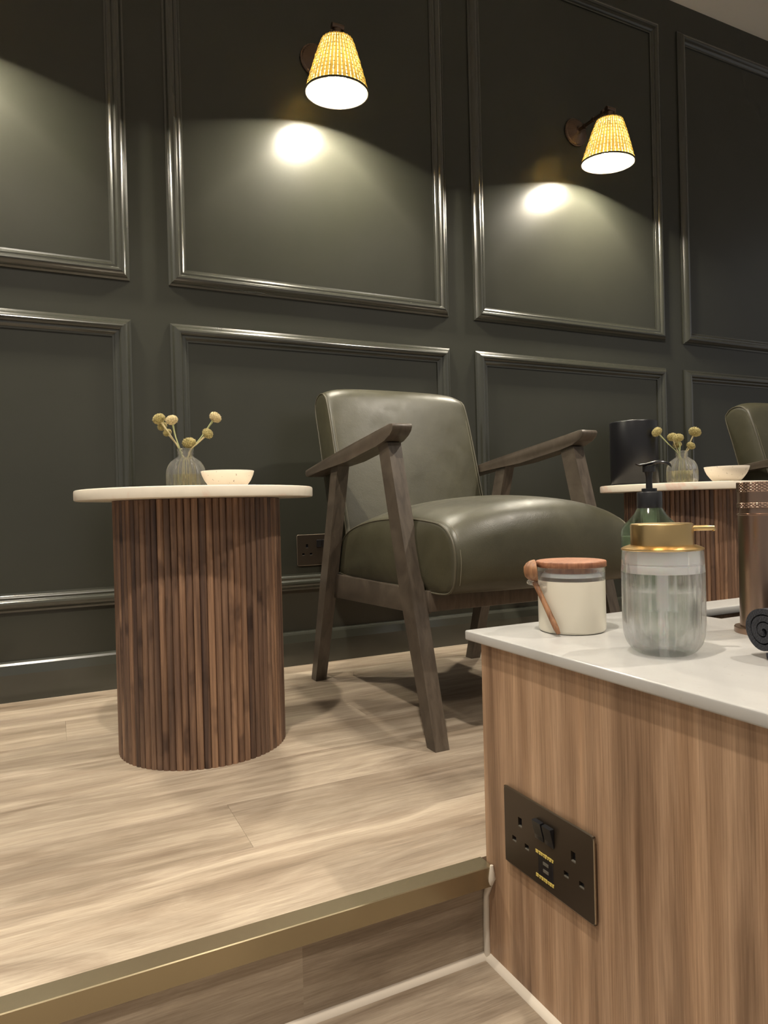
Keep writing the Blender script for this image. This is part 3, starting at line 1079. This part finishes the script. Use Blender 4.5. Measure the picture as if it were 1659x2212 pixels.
# ------------------------------------------------------------------ things on the worktop
# candle jar
cj = thing('candle_jar', (0.588, 0.677, ZW), 'cream wax jar with reddish wooden lid and a wooden spoon hung at its side', 'jar')
r = 0.0412
link('glass_jar', lathe([(r - 0.0006, 0.0640), (r, 0.0642), (r, 0.0795), (r - 0.0006, 0.0803), (r - 0.0018, 0.0803), (r - 0.0024, 0.0795), (r - 0.0024, 0.0640)], 72, close=True), 'glass', cj, sharp=50)
link('wax', lathe([(0, 0.0), (r - 0.004, 0.0), (r - 0.0012, 0.0012), (r, 0.004), (r, 0.0640), (r - 0.0026, 0.0642), (r - 0.0040, 0.0632), (0, 0.0628)], 72), 'wax', cj, sharp=50)
ld = link('lid', lathe([(0, 0.0805), (0.0425, 0.0805), (0.0430, 0.0810), (0.0430, 0.0865), (0.0424, 0.0876), (0.0405, 0.0880), (0, 0.0880)], 72), 'lidwood', cj, sharp=50)
link('lid_plug', lathe([(0, 0.0735), (r - 0.0040, 0.0735), (r - 0.0040, 0.0805), (0, 0.0805)], 56), 'lidwood', ld, sharp=50)
link('seal_ring', lathe([(r - 0.0045, 0.0680), (r - 0.0026, 0.0685), (r - 0.0026, 0.0730), (r - 0.0045, 0.0735)], 56, close=True), 'whiteplastic', ld, sharp=None)
# glass hook loop on the side of the jar towards the camera's left
dl = Vector((-0.93, 0.37, 0)).normalized()
tl_ = Vector((dl.y, -dl.x, 0))
hp = dl * (r + 0.0005)
loop = []
for k in range(17):
    a = -PI * 0.62 + PI * 1.24 * k / 16
    loop.append(dl * (r + 0.0055 + 0.0068 * math.cos(a)) + tl_ * (0.0085 * math.sin(a)) + Vector((0, 0, 0.0615)))
loop = [tl_ * -0.019 + dl * (r * 0.90) + Vector((0, 0, 0.0612))] + loop + [tl_ * 0.019 + dl * (r * 0.90) + Vector((0, 0, 0.0612))]
link('hook_loop', tube(loop, 0.0030, 12), 'glass', cj)
# spoon through the loop: bowl up, handle slanting down to the worktop
sp = thing('wooden_spoon', (0.588, 0.677, ZW), 'small wooden spoon hanging in the glass loop of the wax jar', 'spoon')


def spoon():
    top_ = Vector((-0.0478, 0.0140, 0.0660))
    end_ = Vector((-0.0435, -0.0260, 0.0035))
    ax = (end_ - top_).normalized()
    pts = [top_ + ax * (0.004 + k * ((end_ - top_).length - 0.004) / 10) for k in range(11)]
    bmh = tube(pts, [0.0036, 0.0034, 0.0033, 0.0033, 0.0033, 0.0034, 0.0035, 0.0036, 0.0037, 0.0035, 0.0024], 12)
    link('handle', bmh, 'spoon', sp)
    bm = lathe([(0, -0.0085), (0.005, -0.0078), (0.0085, -0.0050), (0.0105, -0.001), (0.0112, 0.003), (0.0108, 0.0042), (0.0098, 0.0040), (0.0090, -0.0005), (0.0065, -0.0042), (0, -0.0058)], 36)
    # bowl opening turned towards the right of the picture
    q = Vector((0.82, -0.52, 0.10)).to_track_quat('Z', 'Y').to_matrix().to_4x4()
    bm.transform(Matrix.Translation(top_ + Vector((-0.001, 0.001, 0.0105))) @ q @ Matrix.Scale(1.22, 4))
    link('bowl', bm, 'spoon', sp, sharp=50)


spoon()

# glass soap dispenser with brass pump
DP = (0.576, 0.522, ZW)
dp = thing('soap_dispenser', DP, 'clear fluted glass soap dispenser with brushed brass pump', 'dispenser')
ND = 26
Rd = 0.0405


def flute(th, r, z):
    if 0.006 < z < 0.096:
        e = min(1, (0.096 - z) / 0.008, (z - 0.006) / 0.01)
        return r + 0.0007 * e * math.cos(ND * th)
    return r


out_ = [(0, 0.0), (0.021, 0.0), (0.0268, 0.0012), (0.0325, 0.0050), (0.0368, 0.0115), (0.0394, 0.0205), (Rd, 0.032), (Rd, 0.050), (Rd, 0.072), (Rd, 0.088), (Rd, 0.096), (Rd - 0.0004, 0.106), (Rd - 0.0012, 0.1085)]
inn_ = [(Rd - 0.0028, 0.1085), (Rd - 0.0034, 0.106), (Rd - 0.0034, 0.090), (Rd - 0.0034, 0.072), (Rd - 0.0034, 0.050), (Rd - 0.0036, 0.037), (0.0348, 0.026), (0.0312, 0.0175), (0.0262, 0.0112), (0.019, 0.0075), (0, 0.0065)]
link('glass_body', lathe(out_ + inn_, 170, rf=lambda t, r_, z: flute(t, r_, z) if (r_, z) in set(out_) else r_), 'clearglass', dp, sharp=60)
link('liquid', lathe([(0, 0.0067), (0.0188, 0.0077), (0.0260, 0.0114), (0.0309, 0.0177), (0.0344, 0.0262), (Rd - 0.0040, 0.037), (Rd - 0.0038, 0.0665), (Rd - 0.0048, 0.0672), (0, 0.0668)], 64), 'water', dp, sharp=60)
link('collar_insert', lathe([(0, 0.085), (0.0352, 0.085), (0.0360, 0.086), (0.0360, 0.0930), (0.0350, 0.0935), (0.0350, 0.0945), (0.0360, 0.0950), (0.0360, 0.1080), (0, 0.1085)], 56), 'whiteplastic', dp, sharp=50)
link('dip_tube', tube([(0, 0, 0.088), (0, 0, 0.060), (0.001, 0.001, 0.05), (0.003, 0.002, 0.010)], 0.0034, 10), 'whiteplastic', dp)
link('pump_cylinder', tube([(0, 0, 0.088), (0, 0, 0.045)], 0.0075, 14), 'whiteplastic', dp)
pm = link('pump_head', lathe([(0, 0.1138), (0.0310, 0.1138), (0.0310, 0.1345), (0.0304, 0.1356), (0.0290, 0.1360), (0, 0.1360)], 72), 'gold', dp, sharp=40)
link('collar_flange', lathe([(0, 0.1086), (0.0402, 0.1086), (0.0408, 0.1094), (0.0406, 0.1104), (0.0380, 0.1118), (0.0320, 0.1138), (0, 0.1138)], 72), 'gold', dp, sharp=40)
sd = Vector((0.80, -0.60, 0))
link('spout', tube([sd * 0.028 + Vector((0, 0, 0.1305)), sd * 0.044 + Vector((0, 0, 0.1305)), sd * 0.0505 + Vector((0, 0, 0.1302)), sd * 0.0515 + Vector((0, 0, 0.1275))], [0.0030, 0.0030, 0.0028, 0.0022], 12), 'gold', pm)

# smoky green bottle with black pump
gb = thing('pump_bottle', (0.712, 0.664, ZW), 'smoky green bottle with black pump behind the brass dispenser', 'bottle')
link('glass_body', lathe([(0, 0), (0.034, 0), (0.0368, 0.0025), (0.0370, 0.006), (0.0370, 0.116), (0.0355, 0.124), (0.0315, 0.130), (0.0255, 0.136), (0.0200, 0.1425), (0.0165, 0.149), (0.0135, 0.153), (0.0120, 0.153), (0.0150, 0.147), (0.0185, 0.140), (0.0240, 0.1335), (0.0300, 0.1275), (0.0338, 0.122), (0.0352, 0.115), (0.0352, 0.007), (0.033, 0.004), (0, 0.004)], 64), 'greenglass', gb, sharp=50)
link('liquid', lathe([(0, 0.0045), (0.0325, 0.0045), (0.0349, 0.008), (0.0349, 0.1135), (0, 0.1135)], 48), 'greenliq', gb, sharp=50)
link('inner_tube', tube([(0, 0, 0.113), (0, 0, 0.150)], 0.0085, 14), 'greenliq', gb)
link('cap', lathe([(0, 0.1505), (0.0156, 0.1505), (0.0158, 0.152), (0.0158, 0.1705), (0.0150, 0.1718), (0.0096, 0.1718), (0.0096, 0.1762), (0.0060, 0.1764), (0, 0.1764)], 48), 'black', gb, sharp=40)
pu = link('pump', lathe([(0, 0.1764), (0.0042, 0.1764), (0.0040, 0.190), (0.0050, 0.195), (0.0055, 0.1975), (0.0078, 0.1978), (0.0080, 0.1990), (0.0080, 0.2055), (0, 0.2055)], 32), 'black', gb, sharp=40)


def nozzle():
    d = Vector((0.78, -0.62, 0)).normalized()
    s = Vector((d.y, -d.x, 0))
    st = [(-0.0165, 0.2090, 0.0030, 0.0012), (-0.012, 0.2068, 0.0062, 0.0015), (-0.004, 0.2078, 0.0090, 0.0020), (0.006, 0.2100, 0.0090, 0.0022), (0.014, 0.2110, 0.0075, 0.0022), (0.021, 0.2095, 0.0050, 0.0022), (0.0265, 0.2068, 0.0032, 0.0024), (0.0275, 0.2045, 0.0024, 0.0018)]
    bm = bmesh.new()
    rings = []
    for u, z, hw, ht in st:
        rings.append([bm.verts.new(d * u + s * (hw * math.cos(2 * PI * k / 12)) + Vector((0, 0, z + ht * math.sin(2 * PI * k / 12)))) for k in range(12)])
    for a, b in zip(rings[:-1], rings[1:]):
        for k in range(12):
            bm.faces.new((a[k], a[(k + 1) % 12], b[(k + 1) % 12], b[k]))
    bm.faces.new(rings[0])
    bm.faces.new(rings[-1])
    return bm


link('nozzle', nozzle(), 'blackgloss', pu, sharp=60)

# bronze tap with knurled handle
tp = thing('basin_tap', (0.762, 0.541, ZW), 'brushed bronze basin tap with knurled handle at the right edge', 'tap')
rb = 0.0255
link('base_flange', lathe([(0, 0), (0.0318, 0), (0.0320, 0.0006), (0.0320, 0.0062), (0.0312, 0.0070), (0.0, 0.0070)], 64), 'bronze', tp, sharp=40)
link('body', lathe([(0, 0.007), (rb, 0.007), (rb, 0.1395), (rb + 0.0008, 0.1402), (rb + 0.0008, 0.1414), (rb - 0.0012, 0.1420), (rb - 0.0020, 0.1485), (0, 0.1485)], 72), 'bronze', tp, sharp=30)


def knurl(z0, z1, rr, nz, tilt=0.0):
    NK = 132
    bm = bmesh.new()
    rings = []
    for j in range(nz + 1):
        z = z0 + (z1 - z0) * j / nz
        ring = []
        for i in range(NK):
            t_ = 2 * PI * i / NK
            e = 0.0007 * (1 if (i + j) % 4 in (0,) or (i - j) % 4 in (0,) else 0) if 0 < j < nz else 0
            ring.append(bm.verts.new(((rr - 0.0007 + e) * math.cos(t_), (rr - 0.0007 + e) * math.sin(t_), z)))
        rings.append(ring)
    for a, b in zip(rings[:-1], rings[1:]):
        for i in range(NK):
            bm.faces.new((a[i], a[(i + 1) % NK], b[(i + 1) % NK], b[i]))
    bm.faces.new(rings[0])
    bm.faces.new(rings[-1])
    return bm


hd_ = link('handle', lathe([(0, 0.1485), (rb + 0.0002, 0.1545), (rb + 0.0002, 0.1672), (0, 0.1672)], 72), 'bronze', tp, sharp=40)
link('knurled_band', knurl(0.1672, 0.1790, rb + 0.0012, 14), 'bronze', hd_, sharp=20)
link('knurled_band', knurl(0.1485, 0.1548, rb + 0.0010, 8), 'bronze', hd_, sharp=20)
link('spout', tube([(0.015, -0.006, 0.118), (0.09, -0.036, 0.124), (0.155, -0.062, 0.125)], [0.013, 0.0125, 0.012], 20), 'bronze', tp)

# rolled towel
tw = thing('rolled_towel', (0.632, 0.450, ZW), 'rolled navy terry towel lying in front of the bronze tap', 'towel')


def towel():
    bm = bmesh.new()
    turns, Ro, th, L = 3.0, 0.0268, 0.0112, 0.20
    n = 110
    ax = Vector((0.985, -0.17, 0)).normalized()
    sx = Vector((-ax.y, ax.x, 0))
    cz = Ro + 0.0012
    outer, inner = [], []
    for k in range(n + 1):
        u = k / n
        a = 2 * PI * turns * u + R(262)
        rr = 0.0045 + (Ro - 0.0045) * u
        wob = 1 + 0.03 * math.sin(3 * a) * u
        t2 = th * 0.5
        outer.append(((rr + 0.0004) * wob * math.cos(a), (rr + 0.0004) * wob * math.sin(a) * 0.97))
        inner.append(((rr - t2) * wob * math.cos(a), (rr - t2) * wob * math.sin(a) * 0.97))
    NL = 8
    loops = []
    for j in range(NL + 1):
        l = L * j / NL
        ring = []
        f = 1.0
        for q in outer + inner[::-1]:
            ring.append(bm.verts.new(ax * l + sx * q[0] * f + Vector((0, 0, cz + q[1] * f))))
        loops.append(ring)
    m_ = len(loops[0])
    for a, b in zip(loops[:-1], loops[1:]):
        for i in range(m_):
            bm.faces.new((a[i], a[(i + 1) % m_], b[(i + 1) % m_], b[i]))
    for ring in (loops[0], loops[-1]):
        for k in range(n):
            bm.faces.new((ring[k], ring[k + 1], ring[m_ - 2 - k], ring[m_ - 1 - k]))
    # dark inner core so the roll is not see-through
    return bm


link('towel_roll', towel(), 'towel', tw, sharp=50)
